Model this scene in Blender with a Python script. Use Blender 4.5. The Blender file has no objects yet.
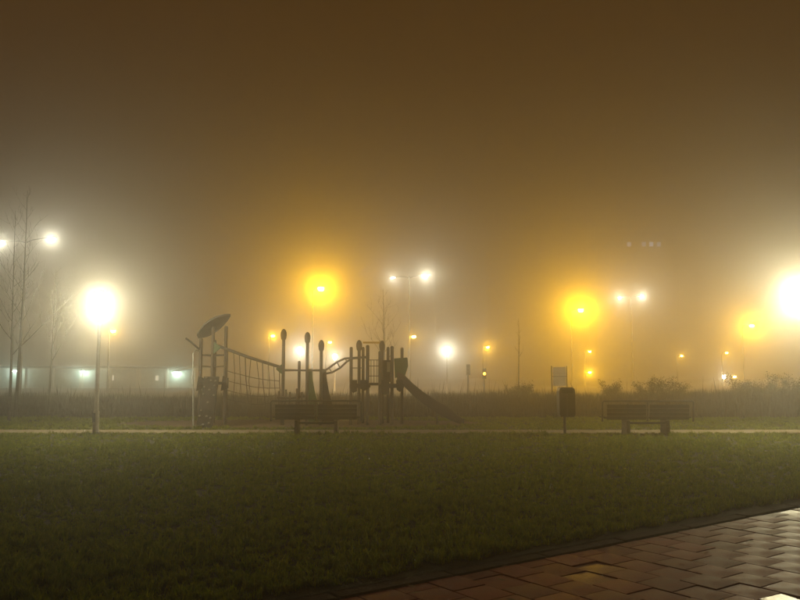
import bpy, math, random
import numpy as np
from mathutils import Vector, Matrix
random.seed(7)
rng = np.random.default_rng(11)
scene = bpy.context.scene
col = scene.collection

# ------------------------------------------------------------------ camera
CAM_H, F, PITCH = 1.5, 785.0, math.atan(73 / 785)
cam_d = bpy.data.cameras.new('camera')
cam_d.sensor_width = 36.0
cam_d.lens = 36.0 * F / 800
cam_d.clip_start, cam_d.clip_end = 0.05, 1500
cam = bpy.data.objects.new('camera', cam_d)
col.objects.link(cam)
cam.location = (0, 0, CAM_H)
cam.rotation_euler = (math.pi / 2 + PITCH, 0, 0)
scene.camera = cam

# ------------------------------------------------------------------ night sky, exposure, renderer
world = bpy.data.worlds.new('World')
scene.world = world
world.use_nodes = True
bg = world.node_tree.nodes['Background']
bg.inputs[0].default_value = (0.048, 0.0190, 0.0024, 1)      # town glow on a foggy night sky
bg.inputs[1].default_value = 1.0
scene.view_settings.view_transform = 'Standard'
scene.view_settings.look = 'None'
scene.view_settings.exposure = 0.0
scene.view_settings.gamma = 1.0
scene.view_settings.use_curve_mapping = False
cy = scene.cycles
cy.use_denoising = True
cy.denoiser = 'OPENIMAGEDENOISE'
cy.max_bounces = 6
cy.diffuse_bounces = 2
cy.glossy_bounces = 2
cy.transmission_bounces = 2
cy.volume_bounces = 2
cy.transparent_max_bounces = 6
cy.use_light_tree = True
cy.sample_clamp_indirect = 2.5
cy.caustics_reflective = False
cy.caustics_refractive = False

FOG_DENSITY = 0.0098
FOG_ANISO = 0.84
HALO_DENSITY = 0.0017                                         # large droplets: the tight forward lobe of real fog
HALO_ANISO = 0.98
LAMP = 1.12                                                  # one gain for every lamp

def U(u, v, D):
    """the point of the place at depth D that the photograph shows at (u, v)"""
    fw = F * math.cos(PITCH) - (300 - v) * math.sin(PITCH)
    up = F * math.sin(PITCH) + (300 - v) * math.cos(PITCH)
    return Vector((D * (u - 400) / fw, D, CAM_H + D * up / fw))

# ------------------------------------------------------------------ mesh helpers
class MB:
    def __init__(s): s.v, s.f = [], []
    def add(s, vs, fs):
        n = len(s.v); s.v += [tuple(p) for p in vs]; s.f += [tuple(i + n for i in f) for f in fs]; return s
    def box(s, c, d, M=None, taper=1.0):
        x, y, z = d[0] / 2, d[1] / 2, d[2] / 2
        vs = [Vector((a * x * (taper if k > 0 else 1), b * y * (taper if k > 0 else 1), k * z)) for k in (-1, 1) for a, b in ((-1, -1), (1, -1), (1, 1), (-1, 1))]
        if M is not None: vs = [M @ p for p in vs]
        vs = [p + Vector(c) for p in vs]
        return s.add(vs, [(3, 2, 1, 0), (4, 5, 6, 7), (0, 1, 5, 4), (1, 2, 6, 5), (2, 3, 7, 6), (3, 0, 4, 7)])
    def bbox(s, c, d, b=0.01):
        """box with chamfered upright and top edges"""
        x, y, z = d[0] / 2, d[1] / 2, d[2] / 2
        def ring(ix, iy, k):
            cx, cy_ = x - ix, y - iy
            q = b
            return [(c[0] + a, c[1] + e, c[2] + k) for a, e in ((-cx + q, -cy_), (cx - q, -cy_), (cx, -cy_ + q), (cx, cy_ - q), (cx - q, cy_), (-cx + q, cy_), (-cx, cy_ - q), (-cx, -cy_ + q))]
        vs = ring(0, 0, -z) + ring(0, 0, z - b) + ring(b, b, z)
        fs = [tuple(range(7, -1, -1)), tuple(range(16, 24))]
        for r in (0, 8):
            fs += [(r + i, r + (i + 1) % 8, r + 8 + (i + 1) % 8, r + 8 + i) for i in range(8)]
        return s.add(vs, fs)
    def tube(s, pts, r, n=8, cap=True):
        pts = [Vector(p) for p in pts]
        if not isinstance(r, (list, tuple)): r = [r] * len(pts)
        vs = []; prev = None
        for i, p in enumerate(pts):
            t = (pts[min(i + 1, len(pts) - 1)] - pts[max(i - 1, 0)]).normalized()
            a = prev - t * prev.dot(t) if prev is not None else t.cross(Vector((0, 0, 1)) if abs(t.z) < .9 else Vector((1, 0, 0)))
            if a.length < 1e-6: a = t.orthogonal()
            a.normalize(); prev = a; b = t.cross(a)
            vs += [p + (a * math.cos(2 * math.pi * k / n) + b * math.sin(2 * math.pi * k / n)) * r[i] for k in range(n)]
        fs = [(i * n + k, i * n + (k + 1) % n, (i + 1) * n + (k + 1) % n, (i + 1) * n + k) for i in range(len(pts) - 1) for k in range(n)]
        if cap: fs += [tuple(range(n - 1, -1, -1)), tuple(range((len(pts) - 1) * n, len(pts) * n))]
        return s.add(vs, fs)
    def lathe(s, c, prof, n=16, sx=1, sy=1):
        return s._lathe(Vector(c), prof, n, sx, sy)
    def _lathe(s, c, prof, n, sx, sy):
        vs = [c + Vector((math.cos(2 * math.pi * k / n) * r * sx, math.sin(2 * math.pi * k / n) * r * sy, z)) for r, z in prof for k in range(n)]
        m = len(prof)
        fs = [(i * n + k, i * n + (k + 1) % n, (i + 1) * n + (k + 1) % n, (i + 1) * n + k) for i in range(m - 1) for k in range(n)]
        fs += [tuple(range(n - 1, -1, -1)), tuple(range((m - 1) * n, m * n))]
        return s.add(vs, fs)
    def prism(s, poly, off):
        """polygon extruded by the vector off"""
        n = len(poly); off = Vector(off)
        vs = [Vector(p) for p in poly] + [Vector(p) + off for p in poly]
        fs = [tuple(range(n - 1, -1, -1)), tuple(range(n, 2 * n))] + [(i, (i + 1) % n, n + (i + 1) % n, n + i) for i in range(n)]
        return s.add(vs, fs)
    def mesh(s, name, mat, smooth=False):
        me = bpy.data.meshes.new(name)
        me.from_pydata(s.v, [], s.f); me.update()
        me.materials.append(mat)
        if smooth:
            me.polygons.foreach_set('use_smooth', [True] * len(me.polygons))
            try: me.set_sharp_from_angle(angle=math.radians(40))
            except Exception: pass
        return me
    def build(s, name, mat, parent=None, smooth=False):
        return link(name, s.mesh(name, mat, smooth), parent)

def link(name, data, parent=None):
    o = bpy.data.objects.new(name, data); col.objects.link(o)
    if parent is not None:
        o.parent = parent
        o.matrix_parent_inverse = Matrix.Translation(-world_loc(parent))
    return o
def world_loc(o):
    p = Vector(o.location)
    return p
def tag(o, label, cat, group=None):
    o['label'] = label; o['category'] = cat
    if group: o['group'] = group
    return o
def struct(o, label=None):
    o['kind'] = 'structure'
    if label: o['label'] = label
    return o
def thing(name, loc, label, cat, group=None):
    o = bpy.data.objects.new(name, None); col.objects.link(o)
    o.location = loc; o.empty_display_size = .2
    return tag(o, label, cat, group)
def np_mesh(name, V, Fc, mat, parent=None):
    """big triangle soup: V (n,3), Fc (m,3)"""
    me = bpy.data.meshes.new(name)
    me.vertices.add(len(V)); me.vertices.foreach_set('co', V.astype(np.float32).ravel())
    m = len(Fc)
    me.loops.add(m * 3); me.loops.foreach_set('vertex_index', Fc.astype(np.int32).ravel())
    me.polygons.add(m)
    me.polygons.foreach_set('loop_start', np.arange(0, m * 3, 3, dtype=np.int32))
    me.polygons.foreach_set('loop_total', np.full(m, 3, dtype=np.int32))
    me.update(calc_edges=True); me.validate()
    me.materials.append(mat)
    return link(name, me, parent)

# ------------------------------------------------------------------ materials
def mat(name, c1, c2=None, scale=8.0, rough=0.7, bump=0.0, bscale=None, metal=0.0, spec=0.5, detail=5, stretch=None, trans=0.0, per_object=0.0, rough2=None):
    m = bpy.data.materials.new(name); m.use_nodes = True
    nt = m.node_tree; N = nt.nodes; L = nt.links; b = N['Principled BSDF']
    b.inputs['Roughness'].default_value = rough
    b.inputs['Metallic'].default_value = metal
    b.inputs['Specular IOR Level'].default_value = spec
    tc = N.new('ShaderNodeTexCoord'); mp = N.new('ShaderNodeMapping')
    L.new(tc.outputs['Object'], mp.inputs['Vector'])
    if stretch: mp.inputs['Scale'].default_value = stretch
    nz = N.new('ShaderNodeTexNoise'); nz.inputs['Scale'].default_value = scale; nz.inputs['Detail'].default_value = detail
    L.new(mp.outputs[0], nz.inputs['Vector'])
    rp = N.new('ShaderNodeValToRGB')
    rp.color_ramp.elements[0].position, rp.color_ramp.elements[1].position = .3, .7
    rp.color_ramp.elements[0].color = (*c1, 1); rp.color_ramp.elements[1].color = (*(c2 or c1), 1)
    L.new(nz.outputs['Fac'], rp.inputs[0])
    out = rp.outputs[0]
    if per_object:
        oi = N.new('ShaderNodeObjectInfo'); hs = N.new('ShaderNodeHueSaturation')
        mr = N.new('ShaderNodeMapRange'); mr.inputs[3].default_value = 1 - per_object; mr.inputs[4].default_value = 1 + per_object
        L.new(oi.outputs['Random'], mr.inputs[0]); L.new(mr.outputs[0], hs.inputs['Value']); L.new(out, hs.inputs['Color']); out = hs.outputs[0]
    L.new(out, b.inputs['Base Color'])
    if rough2 is not None:
        n3 = N.new('ShaderNodeTexNoise'); n3.inputs['Scale'].default_value = scale * .35; n3.inputs['Detail'].default_value = 4
        L.new(mp.outputs[0], n3.inputs['Vector'])
        m3 = N.new('ShaderNodeMapRange'); m3.inputs[1].default_value = .35; m3.inputs[2].default_value = .65
        m3.inputs[3].default_value = rough; m3.inputs[4].default_value = rough2
        L.new(n3.outputs['Fac'], m3.inputs[0]); L.new(m3.outputs[0], b.inputs['Roughness'])
    if bump:
        n2 = N.new('ShaderNodeTexNoise'); n2.inputs['Scale'].default_value = bscale or scale * 4; n2.inputs['Detail'].default_value = 6
        L.new(mp.outputs[0], n2.inputs['Vector'])
        bp = N.new('ShaderNodeBump'); bp.inputs['Strength'].default_value = bump; bp.inputs['Distance'].default_value = .02
        L.new(n2.outputs['Fac'], bp.inputs['Height']); L.new(bp.outputs[0], b.inputs['Normal'])
    if trans:
        t = N.new('ShaderNodeBsdfTranslucent'); mx = N.new('ShaderNodeMixShader'); mx.inputs[0].default_value = trans
        L.new(out, t.inputs[0]); L.new(b.outputs[0], mx.inputs[1]); L.new(t.outputs[0], mx.inputs[2])
        L.new(mx.outputs[0], N['Material Output'].inputs[0])
    return m
def glow(name, c, strength, see_through=True):
    """glowing lamp glass that lets the lamp's own light out"""
    m = bpy.data.materials.new(name); m.use_nodes = True
    nt = m.node_tree; N = nt.nodes; L = nt.links; N.remove(N['Principled BSDF'])
    e = N.new('ShaderNodeEmission'); e.inputs[0].default_value = (*c, 1); e.inputs[1].default_value = strength
    if see_through:
        t = N.new('ShaderNodeBsdfTransparent'); a = N.new('ShaderNodeAddShader')
        L.new(e.outputs[0], a.inputs[0]); L.new(t.outputs[0], a.inputs[1]); L.new(a.outputs[0], N['Material Output'].inputs[0])
    else: L.new(e.outputs[0], N['Material Output'].inputs[0])
    m.cycles.emission_sampling = 'NONE'
    return m

M = {
 'soil': mat('soil', (.035, .026, .016), (.06, .045, .028), 3, .95, .4),
 'lawn_soil': mat('lawn_soil', (.022, .028, .010), (.045, .042, .018), 5, .95, .6, 60),
 'grass': mat('grass_blades', (.085, .150, .005), (.29, .300, .015), 17, .6, trans=.55, detail=8, spec=.3),
 'grass_dry': mat('weeds', (.045, .045, .020), (.09, .07, .034), 3, .8, trans=.25),
 'gravel': mat('shell_path', (.18, .145, .09), (.29, .235, .155), 14, .9, .5, 80),
 'chips': mat('bark_chips', (.07, .045, .025), (.15, .10, .055), 12, .95, .8, 50),
 'bed': mat('joint_sand', (.02, .016, .013), (.045, .036, .028), 20, .9, .5),
 'tile': mat('wet_paving', (.17, .030, .024), (.26, .062, .048), 9, .50, .14, 90, spec=.28, per_object=.30, rough2=.70),
 'kerb': mat('kerb_concrete', (.045, .034, .028), (.085, .066, .055), 10, .9, .3, 60, per_object=.15, spec=.1),
 'galv': mat('galvanised_steel', (.28, .28, .27), (.40, .40, .38), 12, .45, metal=.6),
 'pale_pole': mat('pale_painted_pole', (.50, .47, .42), (.62, .59, .54), 9, .5),
 'dark_metal': mat('dark_painted_steel', (.035, .035, .038), (.055, .052, .05), 10, .45),
 'bench_wood': mat('weathered_bench_boards', (.014, .009, .007), (.030, .020, .014), 5, .7, .25, 40, stretch=(.4, 6, 6)),
 'concrete': mat('bench_concrete', (.09, .08, .065), (.15, .135, .11), 12, .85, .3),
 'bin': mat('bin_enamel', (.016, .015, .014), (.030, .027, .024), 7, .4),
 'post_wood': mat('playground_post_wood', (.036, .024, .015), (.07, .047, .030), 6, .7, .2, 30, stretch=(5, 5, .5)),
 'play_steel': mat('playground_steel', (.07, .065, .06), (.12, .11, .10), 9, .4, metal=.3),
 'green': mat('green_plastic', (.018, .055, .015), (.03, .08, .024), 6, .4),
 'sodium_yellow': mat('sodium_lit_bar', (.62, .42, .05), (.72, .50, .08), 6, .45),  # sodium lamplight reflected by the top beam, painted in as its colour
 'roofplate': mat('grey_roof_plate', (.05, .045, .04), (.08, .073, .066), 6, .7),
 'ply': mat('dark_climbing_board', (.016, .012, .010), (.034, .025, .020), 4, .8, .2, spec=.15),
 'hold': mat('pale_climbing_hold', (.16, .145, .12), (.24, .21, .18), 6, .6),
 'slide': mat('slide_plastic', (.030, .022, .020), (.05, .037, .032), 5, .4),
 'rope': mat('net_rope', (.06, .05, .04), (.10, .085, .065), 30, .9),
 'bark': mat('bark', (.045, .036, .028), (.09, .075, .06), 10, .9, .4),
 'leaf': mat('shrub_leaves', (.035, .05, .018), (.08, .085, .035), 6, .7, trans=.3),
 'wall': mat('garage_wall', (.36, .34, .30), (.46, .43, .38), 3, .85, .2),
 'door': mat('garage_door', (.26, .28, .27), (.34, .36, .34), 3, .6),
 'slab': mat('block_wall', (.16, .15, .14), (.24, .22, .2), 2, .85),
 'curtain': mat('curtained_pane', (.13, .125, .12), (.20, .19, .18), 1.5, .4),
 'glass': mat('dark_glass', (.015, .016, .018), (.025, .025, .026), 3, .1),
 'board': mat('pale_board', (.60, .58, .54), (.72, .70, .66), 5, .5, trans=.5),
}
WHITE = (1.0, .89, .52); SODIUM = (1.0, .50, .006); COOL = (1.0, .95, .70); GREENISH = (.72, 1.0, .82); AMBER = (1.0, .42, .02); BLUISH = (.30, .55, 1.0)
G = {
 'white': glow('white_lamp_glass', (1, .97, .88), 22), 'sodium': glow('sodium_lamp_glass', (1, .68, .16), 40),
 'green': glow('greenish_tube_glass', GREENISH, 12), 'amber': glow('amber_signal_glass', AMBER, 14),
 'blue': glow('lit_pane_blue', BLUISH, 2.6, False), 'warm': glow('lit_pane_warm', (1, .9, .65), 1.5, False), 'door': glow('lit_pane_door', (1, .9, .65), .9, False),
}
def light(name, loc, color, power, radius, parent):
    d = bpy.data.lights.new(name, 'POINT'); d.color = color; d.energy = power * LAMP; d.shadow_soft_size = radius
    o = link(name, d, parent); o.location = loc
    return o

# ------------------------------------------------------------------ ground, lawn, paths
def sheet(name, pts, z, m):
    return struct(MB().add([(x, y, z) for x, y in pts], [tuple(range(len(pts)))]).build(name, m))
sheet('ground', [(-240, -60), (240, -60), (240, 230), (-240, 230)], -.06, M['soil'])
KA = math.radians(36.3)
kd = Vector((math.cos(KA), math.sin(KA))); kn = Vector((-math.sin(KA), math.cos(KA)))
KOFF = 4.58                                                   # path edge: metres from the viewpoint along kn
def kp(s, t): p = kd * s + kn * t; return (p.x, p.y)             # s along the kerb, t across
LZ = .015
sheet('lawn', [kp(-26, KOFF + .15), kp(45, KOFF + .15), (70, 60), (-70, 60)], LZ, M['lawn_soil'])
pave = sheet('paving_bed', [kp(-22, KOFF - 7.2), kp(30, KOFF - 7.2), kp(30, KOFF + .05), kp(-22, KOFF + .05)], -.028, M['bed'])
pave.name = 'paved_path'
# 30 cm concrete tiles in courses across the path, every other course shifted half a tile
T = .30; gap = .006
tile_me = MB().bbox((0, 0, -.03), (T - gap, T - gap, .06), .003).mesh('paving_tile', M['tile'])
cells = []
for i in range(-60, 90):
    for j in range(-1, 24):
        s = (i + .5) * T; t = KOFF - .004 - (j + .5) * T + (T / 2 if i % 2 else 0)
        if t > KOFF - .10: continue
        x, y = kp(s, t)
        d = math.hypot(x, y)
        vis = y > 4.3 and abs(x) < y * .56
        cells.append((not vis, d, x, y))
half_me = MB().bbox((0, 0, -.03), (T - gap, T / 2 - gap, .06), .003).mesh('paving_tile_half', M['tile'])
cells.sort()
rest = MB()
def tilt():
    return random.gauss(0, .0045), random.gauss(0, .0045)
wet = mat('wet_glint_paving', (.10, .03, .022), (.16, .055, .04), 9, .28, .2, 40, spec=.45, rough2=.46)
damp = mat('damp_glint_paving', (.16, .035, .024), (.24, .065, .046), 9, .40, .25, 60, spec=.4, rough2=.58)
damp_me = tile_me.copy(); damp_me.materials.clear(); damp_me.materials.append(damp)
wet_me = tile_me.copy(); wet_me.materials.clear(); wet_me.materials.append(wet)
LAMP_R, LAMP_B = Vector((9.95, 19.3, 3.3)), Vector((17.6, 74, 7.2))   # lamps whose glints a few wet tiles are tilted to throw at the camera
glint_tiles = {}
for gx, gy, lamp, aim in ((2.70, 5.44, LAMP_R, .72), (4.55, 9.0, LAMP_R, .4), (4.2, 8.55, LAMP_R, .3), (1.46, 6.30, LAMP_B, .30), (1.55, 6.02, LAMP_B, .2)):
    c_ = min(cells, key=lambda q: (q[2] - gx) ** 2 + (q[3] - gy) ** 2)
    p_ = Vector((c_[2], c_[3], 0))
    glint_tiles[c_] = (wet_me if aim > .5 else damp_me), ((Vector((0, 0, CAM_H)) - p_).normalized() + (lamp - p_).normalized()).normalized().lerp(Vector((0, 0, 1)), 1 - aim).normalized()
for n, (inv, d, x, y) in enumerate(cells):
    a, b = tilt()
    if (inv, d, x, y) in glint_tiles:
        me_, nr = glint_tiles[(inv, d, x, y)]
        o = link('paving_tile', me_, pave); o.location = (x, y, -.006)
        o.rotation_euler = (Vector((0, 0, 1)).rotation_difference(nr).to_matrix() @ Matrix.Rotation(KA, 3, 'Z')).to_euler()
        continue
    R = Matrix.Rotation(KA, 3, 'Z') @ Matrix.Rotation(a, 3, 'X') @ Matrix.Rotation(b, 3, 'Y')
    z = random.gauss(0, .0015)
    if n < 280:
        o = link('paving_tile', tile_me, pave); o.location = (x, y, z); o.rotation_euler = R.to_euler()
    else:
        rest.box((x, y, z - .03), (T - gap, T - gap, .06), R)
for i in range(-60, 90):                                           # half tiles closing every other course at the kerb
    if i % 2 == 0: continue
    x, y = kp((i + .5) * T, KOFF - .004 - T / 4)
    a, b = tilt()
    if y > 4.5 and abs(x) < y * .56:
        o = link('half_paving_tile', half_me, pave); o.location = (x, y, 0); o.rotation_euler = (a, b, KA)
    else: rest.box((x, y, -.03), (T - gap, T / 2 - gap, .06), Matrix.Rotation(KA, 3, 'Z'))
ro = rest.build('paving_field', M['tile'], pave); ro['kind'] = 'stuff'
kerb = struct(bpy.data.objects.new('kerb', None)); col.objects.link(kerb)
ks_me = MB().bbox((0, 0, 0), (.992, .16, .22), .012).mesh('kerb_stone', M['kerb'])
for i in range(-20, 31):
    x, y = kp(i + .37, KOFF + .082)
    o = link('kerb_stone', ks_me, kerb); o.location = (x, y, -.098 + random.gauss(0, .003)); o.rotation_euler = (random.gauss(0, .006), 0, KA + random.gauss(0, .003))

# cross path of pale shells behind the lawn, bark bed under the play frame
def wavy(y0, amp, ph): return [(x, y0 + amp * math.sin(x * .55 + ph) + .5 * amp * math.sin(x * 1.7 + ph * 2)) for x in np.arange(-45, 45.1, .5)]
PY0, PY1 = 19.55, 20.75
near, far_ = wavy(PY0, .035, 0), wavy(PY1, .05, 1.3)
mb = MB(); n = len(near)
mb.add([(x, y, LZ + .006) for x, y in near] + [(x, y, LZ + .006) for x, y in far_], [(i, i + 1, n + i + 1, n + i) for i in range(n - 1)])
struct(mb.build('footpath', M['gravel']))
bedp = [(-2.9 + 5.4 * math.cos(a) * (1 + .03 * math.sin(5 * a)), 23.4 + 1.9 * math.sin(a) * (1 + .05 * math.cos(3 * a))) for a in np.linspace(0, 2 * math.pi, 48, endpoint=False)]
struct(MB().add([(x, y, LZ + .005) for x, y in bedp], [tuple(range(48))]).build('bark_bed', M['chips']))

# ------------------------------------------------------------------ grass
def field(px, py):
    return (np.sin(px * 1.3 + 1.7 * np.sin(py * .9)) + np.sin(py * 2.1 + 1.3 * np.sin(px * 1.7)) + np.sin(px * 3.1 - py * 2.7)) / 3
def blades(n, lo, hi, hmin, hmax, w, keep):
    per = 12; m = n // per; n = m * per                            # blades grow in tufts
    Dt = lo * (hi / lo) ** rng.random(m); Xt = (rng.random(m) * 2 - 1) * (Dt * .60 + .6)
    sp = np.repeat(.011 * np.maximum(1, Dt / 7), per)
    D = np.repeat(Dt, per) + rng.normal(0, 1, n) * sp; X = np.repeat(Xt, per) + rng.normal(0, 1, n) * sp
    tuft = np.repeat(.5 + .9 * rng.random(m) ** 1.3, per); face = np.repeat(rng.random(m) * 2 * np.pi, per)
    k = keep(X, D); X, D, tuft, face = X[k], D[k], tuft[k], face[k]; n = len(X)
    f = field(X, D)
    h = tuft * (hmin + (hmax - hmin) * rng.random(n)) * (1 + .35 * f) * (1 + .25 * field(X * .37, D * .41)) * (1 + .4 * field(X * 6.1, D * 5.3))
    tall = rng.random(n) < .03; h[tall] *= 1.6
    l = face + rng.normal(0, .8, n); a = l + rng.normal(0, .6, n); ln = h * (.25 + .6 * rng.random(n))
    ww = w * (.6 + .8 * rng.random(n)) * np.maximum(1, D / 9)
    ex, ey = np.cos(a) * ww / 2, np.sin(a) * ww / 2
    V = np.empty((n, 5, 3))
    z0 = LZ - .004
    V[:, 0] = np.stack([X - ex, D - ey, np.full(n, z0)], 1); V[:, 1] = np.stack([X + ex, D + ey, np.full(n, z0)], 1)
    mx, my = X - np.sin(l) * ln * .3, D + np.cos(l) * ln * .3
    V[:, 2] = np.stack([mx - ex * .8, my - ey * .8, z0 + h * .6], 1); V[:, 3] = np.stack([mx + ex * .8, my + ey * .8, z0 + h * .6], 1)
    V[:, 4] = np.stack([X - np.sin(l) * ln, D + np.cos(l) * ln, z0 + h], 1)
    base = np.arange(n)[:, None] * 5
    Fc = np.concatenate([base + np.array([0, 1, 3]), base + np.array([0, 3, 2]), base + np.array([2, 3, 4])], 0)
    return V.reshape(-1, 3), Fc
def on_lawn(X, D):
    t = X * kn.x + D * kn.y
    e = KOFF + .26 + .025 * np.sin(X * 7) + .02 * np.sin(X * 17)
    bare = (((X - 3.35) / .45) ** 2 + ((D - 9.55) / .12) ** 2 < 1) | (((X - 1.3) / .4) ** 2 + ((D - 8.2) / .08) ** 2 < 1)
    return (t > e) & ((D < PY0 + .03) | ((D > PY1 - .03) & ((((X + 2.9) / 5.4) ** 2 + ((D - 23.4) / 1.9) ** 2) > 1))) & ~(bare & (rng.random(len(X)) < .8))
V, Fc = blades(560000, 4.6, 26.5, .03, .075, .0075, on_lawn)
g = np_mesh('grass', V, Fc, M['grass']); g['kind'] = 'stuff'; g['label'] = 'damp mown grass covering the lawn'

# fallen leaves on the tiles and the lawn edge
nl = 60; V = np.empty((nl * 4, 3)); k = 0
while k < nl:
    s_ = random.uniform(-3, 7); t_ = KOFF - abs(random.gauss(0, .5)) if random.random() < .65 else KOFF + abs(random.gauss(0, 1.2))
    x, y = kp(s_, t_); z = .012 if t_ < KOFF else (.035 if t_ < KOFF + .2 else .075)
    a = random.random() * 6.283; L_ = random.uniform(.02, .045); w_ = L_ * .45
    for q, (e, f_, h_) in enumerate(((-L_, 0, 0), (0, -w_, .006), (L_, 0, .010), (0, w_, .004))):
        V[k * 4 + q] = (x + e * math.cos(a) - f_ * math.sin(a), y + e * math.sin(a) + f_ * math.cos(a), z + h_)
    k += 1
b4 = np.arange(nl)[:, None] * 4
lv = np_mesh('fallen_leaves', V, np.concatenate([b4 + np.array([0, 1, 2]), b4 + np.array([0, 2, 3])], 0), mat('fallen_leaf', (.07, .035, .015), (.16, .085, .03), 20, .7))
lv['kind'] = 'stuff'; lv['label'] = 'scattered brown leaves on the tiles and the lawn edge'

# ------------------------------------------------------------------ weeds behind the play area
def weeds(name, n, xr, yr, hfun, label, w=.02):
    X = xr[0] + rng.random(n) * (xr[1] - xr[0]); Y = yr[0] + rng.random(n) * (yr[1] - yr[0])
    h = hfun(X, Y) * (.45 + .55 * rng.random(n) ** .6)
    spike = rng.random(n) < .012; h[spike] *= 1.35 + .35 * rng.random(spike.sum())
    a = rng.random(n) * 2 * np.pi; ln = h * .28 * rng.random(n)
    ww = w * (.5 + rng.random(n)); ex, ey = np.cos(a) * ww / 2, np.sin(a) * ww / 2
    V = np.empty((n, 5, 3)); z0 = np.full(n, LZ - .01); b = rng.random(n) * 2 * np.pi
    V[:, 0] = np.stack([X - ex, Y - ey, z0], 1); V[:, 1] = np.stack([X + ex, Y + ey, z0], 1)
    mx, my = X + np.cos(b) * ln * .35, Y + np.sin(b) * ln * .35
    V[:, 2] = np.stack([mx - ex, my - ey, z0 + h * .6], 1); V[:, 3] = np.stack([mx + ex, my + ey, z0 + h * .6], 1)
    V[:, 4] = np.stack([X + np.cos(b) * ln, Y + np.sin(b) * ln, z0 + h], 1)
    base = np.arange(n)[:, None] * 5
    Fc = np.concatenate([base + np.array([0, 1, 3]), base + np.array([0, 3, 2]), base + np.array([2, 3, 4])], 0)
    o = np_mesh(name, V.reshape(-1, 3), Fc, M['grass_dry']); o['kind'] = 'stuff'; o['label'] = label
def wh(X, Y):
    ramp = np.clip((Y - 26.4) / 1.2, .15, 1)
    return ramp * (.80 + .17 * field(X * .5, Y * .6) + .12 * field(X * 1.9 + 3, Y) + .13 * np.clip((X - 8) / 6, 0, 1) - .12 * np.clip((-X - 1) / 6, 0, 1))
weeds('tall_weeds', 90000, (-26, 28), (26.4, 32), wh, 'dense bank of tall dry weeds behind the play area')

# ------------------------------------------------------------------ shrubs and bare trees
def shrub(c, rx, h, label, n=2600, group=None):
    t = thing('shrub', c, label, 'shrub', group)
    mb = MB(); tips = []
    for i in range(12):
        a = random.random() * 6.283; r = rx * (.3 + .7 * random.random()); hh = h * (.6 + .45 * random.random())
        p0 = Vector(c); p1 = p0 + Vector((math.cos(a) * r * .4, math.sin(a) * r * .4, hh * .55)); p2 = p0 + Vector((math.cos(a) * r, math.sin(a) * r, hh))
        mb.tube([p0, p1, p2], [.016, .011, .004], 5); tips += [(p0, p1), (p1, p2), (p1, p2)]
        for q in range(3):
            s = p1.lerp(p2, random.random()); e = s + Vector((random.gauss(0, .16), random.gauss(0, .16), .12 + .2 * random.random()))
            mb.tube([s, e], [.006, .002], 4); tips.append((s, e))
    mb.build('stems', M['bark'], t)
    V = np.empty((n, 3, 3))
    for i in range(n):
        a, b = random.choice(tips); p = a.lerp(b, random.random() ** .7) + Vector((random.gauss(0, .07), random.gauss(0, .07), random.gauss(0, .05)))
        if p.z < .05: p.z = .05
        d1 = Vector((random.gauss(0, 1), random.gauss(0, 1), random.gauss(0, 1))).normalized(); d2 = d1.orthogonal().normalized()
        s = .02 + .025 * random.random()
        V[i] = [p - d2 * s * .5, p + d2 * s * .5, p + d1 * s * 1.6]
    np_mesh('foliage', V.reshape(-1, 3), np.arange(n * 3).reshape(-1, 3), M['leaf'], t)
    return t
def bare_tree(c, h, r0, label, spread=.35, nb=16, start=.3, group=None):
    t = thing('bare_tree', c, label, 'tree', group)
    c = Vector(c); ph = random.random() * 6
    tp = [c + Vector((.03 * h * .3 * math.sin(ph + q * 3), .02 * h * .3 * math.cos(ph + q * 4), h * q)) for q in np.linspace(0, 1, 9)]
    MB().tube(tp, [r0 * (1 - .93 * q ** 1.1) for q in np.linspace(0, 1, 9)], 8).build('trunk', M['bark'], t, True)
    mb = MB()
    def branch(p, d, L, r, lev):
        pts = [p]; q = p.copy(); dd = d.copy()
        for k in range(4):
            dd = (dd + Vector((random.gauss(0, .10), random.gauss(0, .10), .10))).normalized(); q = q + dd * L / 4; pts.append(q.copy())
        mb.tube(pts, [r * (1 - .2 * k) for k in range(5)], 4 if lev else 5, False)
        if lev < 2:
            for k in range(4 if lev == 0 else 3):
                i = random.randint(1, 4); o = Vector((random.gauss(0, 1), random.gauss(0, 1), random.gauss(.4, .5))).normalized()
                branch(pts[i], (dd * .8 + o * .7).normalized(), L * (.35 + .25 * random.random()), r * .5, lev + 1)
    for i in range(nb):
        q = start + (1 - start) * (i + random.random() * .6) / nb
        k = min(int(q * 8), 7); p = tp[k].lerp(tp[k + 1], q * 8 - k)
        a = i * 2.4 + random.gauss(0, .3)
        branch(p, Vector((math.cos(a) * .75, math.sin(a) * .75, .85)).normalized(), h * spread * (1.15 - q) * (.7 + .5 * random.random()), r0 * (1 - .9 * q) * .26 + .0015, 0)
    mb.build('crown', M['bark'], t)
    return t
def gp(u, D, v=400):
    p = U(u, v, D); return Vector((p.x, D, LZ))
bare_tree(gp(8, 24.5), 6.6, .050, 'slim bare young tree, thinner of the pair beside a park lamp', .30, 18)
bare_tree(gp(17, 26.0), 7.6, .062, 'taller bare young tree standing close to a thinner one', .28, 20)
bare_tree(gp(50, 38), 6.5, .06, 'faint bare tree in front of the garages', .30, 14)
bare_tree(gp(383, 44), 6.2, .07, 'faint bare tree behind the slide tower', .36, 18)
bare_tree(gp(519, 42), 4.4, .05, 'faint leafless sapling between the slide and the pale board', .16, 8, .5)
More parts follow.
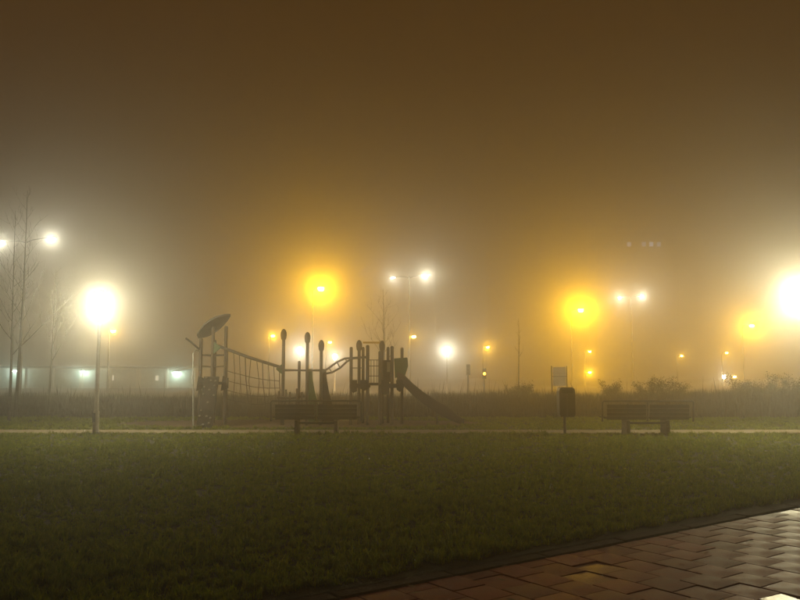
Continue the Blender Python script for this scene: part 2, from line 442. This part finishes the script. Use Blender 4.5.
for u, D, r, hv, lab in ((612, 30, .55, 388, 'low ragged shrub in the weeds, first beyond the litter bin'), (650, 29.5, .75, 383, 'broad shrub rising from the weeds behind the lone bench'),
                         (672, 30.5, .6, 384, 'rounded shrub next to a broader one behind the lone bench'), (520, 31, .5, 388, 'small shrub in the weeds behind the slide end'),
                         (745, 29, .7, 381, 'shrub in the weeds between the rounded shrub and the tallest one'), (775, 28.5, .9, 377, 'tallest wide shrub in the weeds, behind the park lamp past the lone bench'),
                         (802, 28.5, .9, 379, 'wide shrub next to the tallest one, farthest shrub from the litter bin')):
    p = U(u, hv, D); shrub((p.x, D, LZ), r, p.z + .02, lab)

# ------------------------------------------------------------------ lamps
def park_lamp(x, y, H, label, power, small=False, g='white'):
    col_ = COOL if small else WHITE; e = 0 if small else .14
    t = thing('park_lamp', (x, y, LZ), label, 'lamp', 'park lamps')
    p = MB().tube([(x, y, LZ - .05), (x, y, LZ + .55), (x, y, LZ + .58), (x, y, H - .30)], [.075, .072, .052, .040], 14)  .build('pole', M['pale_pole'], t, True)
    if not small:
        MB().box((x - .03, y - .066, .42), (.07, .02, .22)).build('hatch', M['dark_metal'], p)
        MB().lathe((x, y, LZ), [(.12, 0), (.12, .02), (.08, .05)], 14).build('foot_collar', M['dark_metal'], p, True)
    MB().lathe((x, y, H - .32), [(.045, 0), (.06, .03), (.07, .08), (.075, .10)], 16).build('lantern_base', M['dark_metal'], t, True)
    MB().lathe((x, y, H - .215), [(.085, 0), (.15, .10), (.175, .24 + e), (.165, .36 + e), (.13, .44 + e)], 18).build('lantern_glass', G[g], t, True)
    MB().lathe((x, y, H + .23 + e), [(.15, 0), (.18, .01), (.15, .055), (.06, .085), (.02, .10)], 18).build('lantern_cap', M['dark_metal'], t, True)
    for dz in ((0,) if small else (-.10, .24)): light('bulb', (x, y, H + dz), col_, power / (1 if small else 2), .08, t)
def road_lamp(x, y, H, label, power, out=(0, -1), group='orange street lamps', arm=.9):
    k = 1.45 if arm > .6 else 1.0
    t = thing('street_lamp', (x, y, LZ), label, 'lamp', group)
    o = Vector((out[0], out[1], 0)).normalized()
    top = Vector((x, y, H + .25))
    MB().tube([(x, y, LZ - .05), (x, y, 1.0), (x, y, H * .6), top - Vector((0, 0, .35)), top - Vector((0, 0, .1)) + o * .12, top + o * .4 * arm, top + o * arm], [.09, .085, .065, .05, .045, .04, .035], 10).build('pole', M['dark_metal'], t, True)
    hd = top + o * (arm + .25)
    MB().lathe(hd - Vector((0, 0, .03)), [(.20 * k, 0), (.21 * k, .03), (.17 * k, .09), (.07 * k, .12)], 14, 1.0, 1.25).build('lamp_head', M['dark_metal'], t, True)
    MB().lathe(hd - Vector((0, 0, .20 * k)), [(.06 * k, 0), (.12 * k, .02), (.16 * k, .07 * k), (.17 * k, .165 * k)], 14, 1.0, 1.2).build('lamp_bowl', G['sodium'], t, True)
    light('bulb', hd - Vector((0, 0, .14)), SODIUM, power, .06, t)
def twin_lamp(x, y, H, label, pa, pb, ax):
    t = thing('twin_street_lamp', (x, y, LZ), label, 'lamp', 'twin-arm street lamps')
    a = Vector((ax[0], ax[1], 0))
    MB().tube([(x, y, LZ - .05), (x, y, 2.0), (x, y, H + .1)], [.11, .10, .055], 12).build('pole', M['dark_metal'], t, True)
    for s, pw in ((-1, pa), (1, pb)):
        e = Vector((x, y, H + .12)) + a * s
        MB().tube([(x, y, H - .1), Vector((x, y, H + .05)) + a * s * .3, e], [.04, .035, .03], 8).build('arm', M['dark_metal'], t, True)
        d = a.normalized() * s
        R = Matrix.Rotation(math.atan2(d.y, d.x), 3, 'Z')
        hc = e + d * .25
        MB().box(hc, (.70, .30, .10), R, .8).build('lamp_head', M['dark_metal'], t)
        MB().lathe(hc - Vector((0, 0, .15)), [(.05, 0), (.13, .03), (.16, .098)], 14).build('lamp_bowl', G['white'], t, True)
        light('bulb', hc - Vector((0, 0, .12)), COOL, pw, .06, t)

lp = U(100, 309, 19.3); park_lamp(lp.x, 19.3, lp.z, 'glowing park lamp at the path edge beside the bare young trees', 600)
rp = U(801, 300, 19.3); park_lamp(rp.x, 19.3, rp.z, 'glowing park lamp at the path edge past the lone bench', 960)
for u, v, D, pw, lab in ((300, 351, 58, 430, 'small white park lamp glowing between play frame posts with bulb tops'),
                         (335, 357, 66, 330, 'small white park lamp glowing under the arched ladder of the play frame'),
                         (447, 351, 56, 520, 'small white park lamp glowing above the slide end'),
                         (724, 377, 95, 150, 'tiny white lamp low over the weeds between shrubs')):
    p = U(u, v, D); park_lamp(p.x, D, max(p.z, 1.0), lab, pw, True)
for u, v, D, pw, lab in ((321, 292, 63, 3700, 'orange street lamp with round halo above the middle of the play frame'),
                         (581, 313, 74, 5200, 'orange street lamp with the widest halo, above the litter bin'),
                         (752, 328, 92, 4200, 'orange street lamp with halo next to the white park lamp past the lone bench')):
    p = U(u, v, D); road_lamp(p.x - .75, D + .9, p.z + .14, lab, pw, (.64, -.76))
for u, v, D, pw, lab in ((273, 339, 75, 480, 'small orange lamp above the hanging net of the play frame'),
                         (330, 345, 84, 330, 'small orange lamp just above the arched ladder'),
                         (488, 350, 88, 550, 'small orange lamp above the traffic signal posts'),
                         (590, 354, 96, 330, 'upper of two small orange lamps above one another beyond the litter bin'),
                         (590, 375, 90, 700, 'lower, brighter of two small orange lamps above one another beyond the litter bin'),
                         (682, 358, 110, 280, 'small orange lamp over the rounded shrubs behind the lone bench'),
                         (727, 355, 110, 330, 'small orange lamp standing directly above a tiny white lamp'),
                         (735, 381, 95, 150, 'tiny orange lamp just above the weeds'),
                         (113, 335, 60, 250, 'small orange lamp half hidden in the glow of the park lamp by the trees')):
    p = U(u, v, D); road_lamp(p.x - .5, D + .6, max(p.z + .14, .9), lab, pw, (.64, -.76), 'distant orange lamps', .5)
for ua, va, ub, vb, D, pa, pb, lab in ((2, 240, 51, 246, 51, 330, 400, 'twin-arm white street lamp above the bare young trees'),
                                        (393, 276, 426, 281, 70, 240, 560, 'twin-arm white street lamp above the slide tower'),
                                        (620, 297, 642, 300, 89, 520, 560, 'twin-arm white street lamp above the lone bench')):
    A, B = U(ua, va, D + .8), U(ub, vb, D - .8)
    c = (A + B) / 2; ax = (B - A) / 2; ax.z = 0
    ax = ax.normalized() * (ax.length - .25)
    twin_lamp(c.x, c.y, c.z + .12, lab, pa, pb, ax)

# ------------------------------------------------------------------ benches
def bench(uc, D, label):
    p = U(uc, 433, D); x0, y0 = p.x, D
    t = thing('park_bench', (x0, y0, LZ), label, 'bench', 'park benches')
    W, zb, zt, lean = 2.18, .37, .83, -.06
    def B(x, z, dy=0): return Vector((x0 + x, y0 - .02 + lean * (z - zb) / (zt - zb) + dy, z))
    r = .022
    MB().tube([B(-W / 2, zb - .03), B(-W / 2, zt - .03), B(-W / 2 + .03, zt), B(W / 2 - .03, zt), B(W / 2, zt - .03), B(W / 2, zb - .03)], r, 8).build('back_frame', M['dark_metal'], t, True)
    MB().tube([B(0, zb - .02, .02), B(0, zt - .01, .02)], .025, 6).build('back_strut', M['concrete'], t)
    for s in (-1, 1):
        for k in range(4):
            zc = zb + .035 + k * .093
            c = B(s * (W / 4 - .03), zc + .02)
            MB().bbox(c, (W / 2 - .15, .028, .084), .006).build('back_slat', M['bench_wood'], t)
    for k in range(4):
        MB().bbox((x0, y0 + .08 + k * .11, .435), (W - .06, .098, .035), .006).build('seat_slat', M['bench_wood'], t)
    for s in (-1, 1):
        xx = x0 + s * .475
        prof = [(y0 - .04, LZ - .05), (y0 + .42, LZ - .05), (y0 + .40, .36), (y0 + .34, .40), (y0 + .02, .40), (y0 - .03, .36)]
        MB().prism([(xx - .042, a, b) for a, b in prof], (.084, 0, 0)).build('leg', M['concrete'], t)
        MB().tube([(xx, y0 + .03, .38), B(s * .475, zt - .06, .035)], .018, 6).build('back_support', M['dark_metal'], t)
    MB().box((x0, y0 + .05, .30), (.86, .05, .05)).build('stretcher', M['dark_metal'], t)
    MB().box((x0, y0 + .22, .405), (W - .2, .05, .022)).build('seat_rail', M['dark_metal'], t)
bench(648, 19.05, 'dark wooden park bench standing alone past the litter bin')
bench(316, 19.15, 'dark wooden park bench in front of the play frame')

# ------------------------------------------------------------------ litter bin
p = U(565, 433, 19.0); x, y = p.x, 19.0
t = thing('litter_bin', (x, y, LZ), 'dark litter bin with rounded top on a single post', 'bin')
MB().tube([(x, y + .02, LZ - .05), (x, y + .02, 1.05)], .034, 10).build('post', M['dark_metal'], t, True)
w2, zb, zt = .185, .49, 1.09
prof = [(-w2 + .02, zb), (w2 - .02, zb), (w2, zb + .03), (w2, zt - .01), (w2 - .012, zt + .04), (w2 - .06, zt + .075), (-w2 + .06, zt + .075), (-w2 + .012, zt + .04), (-w2, zt - .01), (-w2, zb + .03)]
body = MB().prism([(x + a, y - .34, b) for a, b in prof][::-1], (0, .32, 0)).build('body', M['bin'], t)
MB().box((x, y - .343, .80), (.022, .012, .62)).build('seam_strip', M['dark_metal'], body)
MB().box((x, y - .344, 1.07), (.26, .012, .09)).build('inlet', M['glass'], body)
MB().box((x, y - .18, zb - .012), (.32, .28, .022)).build('base_plate', M['dark_metal'], t)
for zz in (.62, .95): MB().box((x, y + .012, zz), (.10, .07, .03)).build('clamp', M['galv'], t)

# ------------------------------------------------------------------ climbing frame with slide
D0 = 23.0
cf = thing('climbing_frame', U(300, 425, D0) * Vector((1, 1, 0)) if False else (U(300, 425, D0).x, D0, LZ), 'wooden climbing frame with leaf roof, hanging net, arched ladder and slide', 'playground')
def post(u, vt, D, r=.05, bulb=False, parent=cf, m='post_wood'):
    a = U(u, 385, D); z = U(u, vt, D).z
    if not bulb:
        return MB().tube([(a.x, D, LZ - .1), (a.x, D, z - .03), (a.x, D, z)], [r, r, r * .6], 9).build('post', M[m], parent, True)
    o = MB().tube([(a.x, D, LZ - .1), (a.x, D, z - .30)], r, 9).build('post', M[m], parent, True)
    MB().lathe((a.x, D, z - .33), [(.045, 0), (.075, .06), (.088, .15), (.085, .22), (.06, .29), (.02, .33)], 10).build('post_cap', M['post_wood'], o, True)
    return o
# left tower
for a in ((200, 338, 22.7), (212, 327, 22.6), (225, 326, 22.9), (214, 340, 23.5)): post(*a)
ra, rb = U(197.5, 335, 22.9), U(230.5, 314, 22.6)
ax = (rb - ra); side = Vector((0, 1, -.42)).normalized(); up = ax.cross(side).normalized() * (-1)
top, bot = [], []
nR, nC = 14, 7
vs = []
for i in range(nR + 1):
    q = i / nR; wv = .60 * math.sin(math.pi * min(1, max(.03, q)) ** .85) ** .75 + .02
    for j in range(nC):
        s = j / (nC - 1) * 2 - 1
        vs.append(ra + ax * q + side * s * wv * .62 - Vector((0, 0, 1)) * (.05 * s * s * wv) + Vector((0, 0, .035 * math.sin(math.pi * q))))
fs = [(i * nC + j, i * nC + j + 1, (i + 1) * nC + j + 1, (i + 1) * nC + j) for i in range(nR) for j in range(nC - 1)]
n = len(vs); vs2 = [p - Vector((0, 0, .05)) for p in vs]
fs2 = [tuple(k + n for k in f[::-1]) for f in fs]
rim = [i * nC for i in range(nR + 1)] + [nR * nC + j for j in range(1, nC)] + [i * nC + nC - 1 for i in range(nR - 1, -1, -1)] + [j for j in range(nC - 2, 0, -1)]
fs3 = [(rim[k], rim[(k + 1) % len(rim)], rim[(k + 1) % len(rim)] + n, rim[k] + n) for k in range(len(rim))]
MB().add(vs + vs2, fs + fs2 + fs3).build('roof', M['roofplate'], cf, True)
def bar(pts, r, name='rail', m='play_steel', n=7): return MB().tube([U(*q) for q in pts], r, n).build(name, M[m], cf, True)
bar([(200, 355, 22.7), (225, 355, 22.9)], .018); bar([(200, 355, 22.72), (213, 356, 23.5)], .018); bar([(225, 355, 22.9), (214, 356, 23.5)], .018)
bar([(200, 366, 22.7), (214, 367, 23.5)], .014); bar([(225, 366, 22.9), (214, 367, 23.5)], .014)
zp = U(212, 383, 22.8).z
pl = [U(198, 383, 22.6), U(213, 383, 22.15), U(228, 383, 22.8), U(214, 383, 23.7)]
MB().prism([(q.x, q.y, zp - .04) for q in pl], (0, 0, .07)).build('platform', M['ply'], cf)
for (ua, ub, D) in ((196.5, 203, 22.55), (221, 228, 22.75)):
    A, B = U(ua, 376, D), U(ub, 391, D)
    MB().prism([(A.x, D, B.z), (B.x, D, B.z + .08), (B.x, D, A.z - .06), (A.x + .05, D, A.z)], (0, .05, 0)).build('skirt_board', M['ply'], cf)
q = [U(204, 377, 22.15), U(219, 377, 22.10), U(212, 426.5, 21.55), U(196, 426.5, 21.60)]
q[2].z = q[3].z = LZ - .02
cw = MB().prism(q[::-1], (0, .05, .012)).build('climbing_wall', M['ply'], cf)
for i in range(7):
    for j in range(3):
        if random.random() < .25: continue
        a, b = (i + .5 + random.gauss(0, .15)) / 7, (j + .5 + random.gauss(0, .15)) / 3
        P = (q[0] * (1 - b) + q[1] * b) * (1 - a) + (q[3] * (1 - b) + q[2] * b) * a
        MB().lathe(P + Vector((0, -.035, -.02)), [(.018, 0), (.034, .012), (.030, .035), (.012, .05)], 7).build('climbing_hold', M['hold'], cw, True)
bar([(193.2, 427, 22.2), (193, 392, 22.2), (193, 353, 22.2), (195.5, 350, 22.3), (200, 351, 22.7)], .020, 'fire_pole', 'galv')
bar([(186, 338.5, 22.1), (191, 342, 22.3), (200, 350, 22.7)], .028, 'grab_bar')
# sloping beam with the hanging net
bm_a, bm_b = U(214, 346.5, 22.35), U(283, 368, 22.6)
MB().tube([bm_a, bm_a.lerp(bm_b, .06) + Vector((0, 0, .05)), bm_a.lerp(bm_b, .5), bm_b], .045, 9).build('beam', M['play_steel'], cf, True)
for P, s in ((bm_a, 1), (bm_b, -1)):
    MB().prism([P + Vector((0, -.04, .13)), P + Vector((s * .20, -.04, -.02)), P + Vector((s * .16, -.04, -.07)), P + Vector((0, -.04, -.20))], (0, .08, 0)).build('bracket', M['green'], cf)
nv = 10
lowa, lowb = U(228, 399, 22.5), U(280, 401, 22.6)
tops = [bm_a.lerp(bm_b, .20 + .75 * i / (nv - 1)) for i in range(nv)]
lows = [lowa.lerp(lowb, i / (nv - 1)) + Vector((random.gauss(0, .04), random.gauss(0, .05), -.12 * math.sin(math.pi * i / (nv - 1)))) for i in range(nv)]
for i in range(nv):
    mid = tops[i].lerp(lows[i], .5) + Vector((random.gauss(0, .03), random.gauss(0, .05), 0))
    MB().tube([tops[i], mid, lows[i]], .011 if i % 3 else .015, 5).build('net_rope', M['rope'], cf)
for k in (.42, .62, .82, 1.0):
    MB().tube([tops[i].lerp(lows[i], k) for i in range(nv)], .010, 5).build('net_rope', M['rope'], cf)
for e, f in ((tops[0], lows[0]), (tops[-1], lows[-1])):
    MB().tube([f, (f.x, f.y, LZ)], .009, 5).build('net_rope', M['rope'], cf)
# middle: posts with bulb tops, rail, peg bridge, curved fins
post(283, 329, 22.6, .048, True); post(307, 332, 22.5, .046, True); post(321, 340, 22.6, .046, True); post(299, 361, 23.3, .042)
bar([(283, 370, 22.6), (307, 370.5, 22.5), (321, 370, 22.6)], .028); bar([(283, 371, 22.6), (299, 370.5, 23.3), (321, 371, 22.7)], .016)
pg = bar([(277, 397, 22.3), (290, 398, 22.3), (305, 396.5, 22.4)], .035, 'peg_beam', 'post_wood')
for u, v in ((279, 391), (286, 389.5), (290, 392), (297, 388.5), (302, 392)):
    A = U(u, v, 22.3); MB().tube([(A.x, 22.3, A.z - .42), (A.x, 22.3, A.z)], .030, 7).build('peg', M['post_wood'], cf, True)
for u0 in (308, 322):
    k = [(u0 - 1.5, 369), (u0 + 4, 369), (u0 + 4.5, 378), (u0 + 6.5, 390), (u0 + 10, 403), (u0 + 15, 424), (u0 - 2.5, 424)]
    MB().prism([U(a, b, 22.75) for a, b in k], (0, .07, 0)).build('curved_fin', M['green' if u0 == 308 else 'ply'], cf)
r1 = [(322, 372, 22.4), (329, 368, 22.4), (337, 362, 22.4), (345, 358.5, 22.4), (352, 358, 22.5), (366, 357, 22.5)]
r2 = [(324, 374, 22.9), (332, 372.5, 22.95), (340, 368, 23.0), (347, 361.5, 23.0), (353, 358.5, 23.1), (366, 357, 23.2)]
bar(r1, .030, 'ladder_rail'); bar(r2, .030, 'ladder_rail')
for a, b in zip(r1[1:5], r2[1:5]): bar([a, b], .016, 'ladder_rung')
# slide tower
for a in ((351, 347, 22.6, .046), (363, 347, 23.5, .046), (367.5, 345, 22.6, .052), (380, 351, 22.6, .05), (388, 347, 23.6, .046), (392, 346, 22.6, .05), (402, 347.5, 23.2, .046)): post(*a)
post(359, 340, 23.1, .048, True); post(382, 340.5, 23.3, .052, True)
def deck(ua, ub, va, vb, Da, Db, m='ply', name='platform'):
    A, B = U(ua, va, Da), U(ub, vb, Da); z1, z0 = A.z, B.z
    return MB().box(((A.x + B.x) / 2, (Da + Db) / 2, (z0 + z1) / 2), (B.x - A.x, Db - Da, z1 - z0)).build(name, M[m], cf)
deck(350, 369, 384, 388, 22.5, 23.6); deck(379, 404, 384, 388, 22.5, 23.7)
deck(369.2, 378.8, 383, 385.5, 22.7, 23.4, 'ply', 'bridge_deck')
for ua, ub, D, dv in ((350, 357, 22.46, 7), (360, 368, 22.46, 5), (381, 389, 22.46, 9), (396, 403, 22.46, 6)):
    A, B = U(ua, 380, D), U(ub, 386 + dv, D)
    MB().prism([(A.x, D, A.z), (A.x + .02, D, B.z + .06), ((A.x + B.x) / 2, D, B.z), (B.x, D, B.z + .05), (B.x, D, A.z)], (0, .035, 0)).build('skirt_board', M['ply'], cf)
for v in (360, 366, 376): bar([(368, v, 22.62), (380, v, 22.62)], .011, 'rail')
for u in (371, 374, 377): bar([(u, 360, 22.62), (u, 383, 22.62)], .009, 'baluster')
bar([(363, 342.5, 23.3), (381, 342.5, 23.3)], .030, 'top_beam', 'sodium_yellow')
bar([(351, 358, 22.6), (367, 358, 22.6)], .016); bar([(351, 368, 22.62), (351, 368, 22.6), (363, 368, 23.5)], .014)
A, B = U(383, 360, 22.68), U(393, 382, 22.68)
MB().box(((A.x + B.x) / 2, 22.68, (A.z + B.z) / 2), (B.x - A.x, .03, A.z - B.z)).build('side_panel', M['ply'], cf)
A, B = U(387, 362, 22.655), U(390, 372, 22.655)
MB().box(((A.x + B.x) / 2, 22.655, (A.z + B.z) / 2), (B.x - A.x, .012, A.z - B.z)).build('panel_window', M['hold'], cf)
hood = [(394, 359), (407.5, 358), (408, 366), (405, 376), (395, 378)]
for D in (22.58, 23.12):
    MB().prism([U(a, b, D) for a, b in hood], (0, .04, 0)).build('slide_hood', M['green'], cf)
A, B = U(394, 359.5, 22.6), U(407, 358.5, 22.6)
MB().prism([A, B, B + Vector((0, .54, 0)), A + Vector((0, .54, 0))], (0, 0, .03)).build('slide_hood', M['green'], cf)
cl = [(397, 381), (404, 384), (413, 393), (424, 402), (436, 410), (448, 416.5), (457, 420.5), (464, 422)]
def chute(Dn, Df):
    pn = [U(a, b, Dn) for a, b in cl]; pf = [Vector((p.x, Df, p.z)) for p in pn]; return pn, pf
pn, pf = chute(22.62, 23.14)
mb = MB(); m_ = len(pn); dz = Vector((0, 0, -.04))
mb.add(pn + pf + [p + dz for p in pn] + [p + dz for p in pf], [(i, i + 1, m_ + i + 1, m_ + i) for i in range(m_ - 1)] + [(2 * m_ + i, 3 * m_ + i, 3 * m_ + i + 1, 2 * m_ + i + 1) for i in range(m_ - 1)])
sl = mb.build('slide', M['slide'], cf, True)
for D in (22.57, 23.15):
    up_ = [Vector((p.x, D, p.z + (.27 if i < 6 else .20 - .06 * (i - 5)))) for i, p in enumerate(pn)]; dn = [Vector((p.x, D, p.z - .07)) for p in pn]
    mb = MB()
    for i in range(m_ - 1):
        mb.prism([dn[i], dn[i + 1], up_[i + 1], up_[i]], (0, .045, 0))
    mb.build('slide_side', M['slide'], sl)
A = U(437, 411, 22.85); MB().tube([(A.x, 22.85, LZ - .1), (A.x, 22.85, A.z - .05)], .03, 7).build('slide_leg', M['play_steel'], sl)

# ------------------------------------------------------------------ information board, signal posts
D = 31.0
A, B = U(551.5, 367, D), U(567, 386, D)
t = thing('notice_board', ((A.x + B.x) / 2, D, LZ), 'pale two-panel notice board on posts behind the litter bin', 'sign')
zm = (A.z + B.z) / 2
for z0, z1 in ((B.z, zm - .012), (zm + .012, A.z)):
    MB().bbox(((A.x + B.x) / 2 + .01, D, (z0 + z1) / 2), (B.x - A.x - .09, .03, z1 - z0), .005).build('panel', M['board'], t)
for xx in (A.x, B.x): MB().tube([(xx, D, LZ - .05), (xx, D, A.z + .04)], .022, 8).build('post', M['dark_metal'], t, True)
MB().box(((A.x + B.x) / 2, D, zm), (B.x - A.x - .044, .04, .02)).build('cross_bar', M['dark_metal'], t)
for u, v, D, lit, lab in ((468, 366, 47, False, 'thin dark signal post with unlit head above the slide end'), (484, 370, 47, True, 'traffic signal post with amber light beyond the slide end')):
    A = U(u, v, D)
    t = thing('signal_post', (A.x, D, LZ), lab, 'traffic light')
    MB().tube([(A.x, D, LZ - .05), (A.x, D, A.z)], .05, 8).build('post', M['dark_metal'], t, True)
    h = MB().bbox((A.x, D - .14, A.z - .22), (.22, .16, .64), .02).build('signal_head', M['dark_metal'], t)
    for k, dz in enumerate((.19, 0, -.19)):
        l = MB().lathe((A.x, D - .25, A.z - .22 + dz), [(.01, -.07), (.05, -.06), (.07, 0), (.05, .06), (.01, .07)], 10, 1, .5).build('signal_lens', G['amber'] if (lit and k == 1) else M['glass'], h, True)
# far small amber light seen by the middle twin lamp
p = U(414, 340, 70); road_lamp(p.x - .5, 70.6, p.z + .14, 'dim small orange lamp beside the twin-arm lamp over the slide tower', 120, (.64, -.76), 'distant orange lamps', .5)

# ------------------------------------------------------------------ low garages with lamps under the eaves
Dg = 78.0
gl, gr = U(-60, 367, Dg), U(196, 368, Dg)
zt = gr.z + .02; W = gr.x - gl.x
t = thing('garage_row', ((gl.x + gr.x) / 2, Dg, LZ), 'long low flat-roofed garage row lit by greenish lamps', 'building')
MB().box(((gl.x + gr.x) / 2, Dg + 3, zt / 2 - .02), (W, 6, zt - .04)).build('wall', M['wall'], t)
MB().box(((gl.x + gr.x) / 2, Dg + 2.7, zt + .07), (W + .6, 7.2, .16)).build('roof', M['dark_metal'], t)
nd = 9
for i in range(nd):
    xx = gl.x + W * (i + .5) / nd
    d = MB().box((xx, Dg - .03, .95), (2.3, .05, 1.8)).build('garage_door', M['door'], t)
    MB().box((xx, Dg - .065, .55), (.25, .03, .04)).build('handle', M['galv'], d)
for i in range(nd + 1):
    xx = gl.x + W * i / nd
    MB().box((xx + (.1 if i == 0 else -.1 if i == nd else 0), Dg - .10, zt / 2 - .03), (.18, .16, zt - .06)).build('pier', M['wall'], t)
for u, pw in ((15, 130), (83, 130), (176, 150), (-35, 130)):
    p = U(u, 371 + u * .01, Dg - .55)
    f = MB().box((p.x, Dg - .55, p.z + .10), (.5, .30, .08)).build('wall_lamp', M['dark_metal'], t)
    MB().tube([(p.x - .2, Dg - .60, p.z + .01), (p.x + .2, Dg - .60, p.z + .01)], .05, 8).build('lens', G['green'], f, True)
    light('bulb', (p.x, Dg - .74, p.z - .04), GREENISH, pw, .05, t)
for u in (51, 113, 157):
    p = U(u, 378, Dg - .06)
    MB().box((p.x, Dg - .075, p.z), (.14 if u < 150 else .3, .03, .8 if u < 100 else .5)).build('lit_pane', G['door'], t)

# ------------------------------------------------------------------ tall blocks lost in the fog, some panes lit
def block(uc, D, w, dpt, H, label, lit, panekey, vrow):
    c = U(uc, 373, D)
    t = thing('apartment_block', (c.x, D, LZ), label, 'building', 'tall blocks in the fog')
    MB().box((c.x, D + dpt / 2, H / 2), (w, dpt, H)).build('wall', M['slab'], t)
    MB().box((c.x, D + dpt / 2, H + .2), (w + .5, dpt + .5, .4)).build('roof', M['dark_metal'], t)
    zrow = U(uc, vrow, D).z
    floors = int((H - 1) / 2.9); cols = int(w / 2.0)
    k0 = (zrow - .1) % 2.9
    for f_ in range(floors):
        for k in range(cols):
            z = k0 + f_ * 2.9; xx = c.x - w / 2 + (k + .5) * w / cols
            if z < 1.2 or z > H - .8: continue
            on = lit.get(k) if abs(z - zrow) < 1.4 else None
            wd = MB().box((xx, D - .02, z), (1.3, .08, 1.5)).build('window', M['slab'], t)
            MB().box((xx, D - .075, z), (1.1, .03, 1.3)).build('pane', G[on] if on else M['curtain'], wd)
G['blue'] = glow('lit_pane_blue', BLUISH, 1.6, False); G['dim_blue'] = glow('dim_pane_blue', BLUISH, 1.0, False)
block(640, 218, 23, 10, 42, 'tall foggy block with a few bluish lit windows near its top', {4: 'dim_blue', 6: 'dim_blue', 7: 'blue', 8: 'dim_blue'}, '', 244)
block(462, 218, 14, 10, 38, 'tall foggy block with faint warm lit windows near its top', {1: 'warm', 2: 'warm', 4: 'warm'}, '', 253)

# ------------------------------------------------------------------ fog
hz = MB().box((0, 85, 21.4), (500, 310, 44.8)).build('haze', bpy.data.materials.new('fog'))
hz['kind'] = 'stuff'; hz['label'] = 'dense night fog filling the whole park'
hm = hz.data.materials[0]; hm.use_nodes = True
nt = hm.node_tree
for nd_ in list(nt.nodes):
    if nd_.type != 'OUTPUT_MATERIAL': nt.nodes.remove(nd_)
add = nt.nodes.new('ShaderNodeAddShader')
for k, (dn, an) in enumerate(((FOG_DENSITY, FOG_ANISO), (HALO_DENSITY, HALO_ANISO))):
    pv = nt.nodes.new('ShaderNodeVolumePrincipled')
    pv.inputs['Color'].default_value = (.97, .96, .95, 1)
    pv.inputs['Density'].default_value = dn
    pv.inputs['Anisotropy'].default_value = an
    nt.links.new(pv.outputs[0], add.inputs[k])
nt.links.new(add.outputs[0], [x for x in nt.nodes if x.type == 'OUTPUT_MATERIAL'][0].inputs['Volume'])
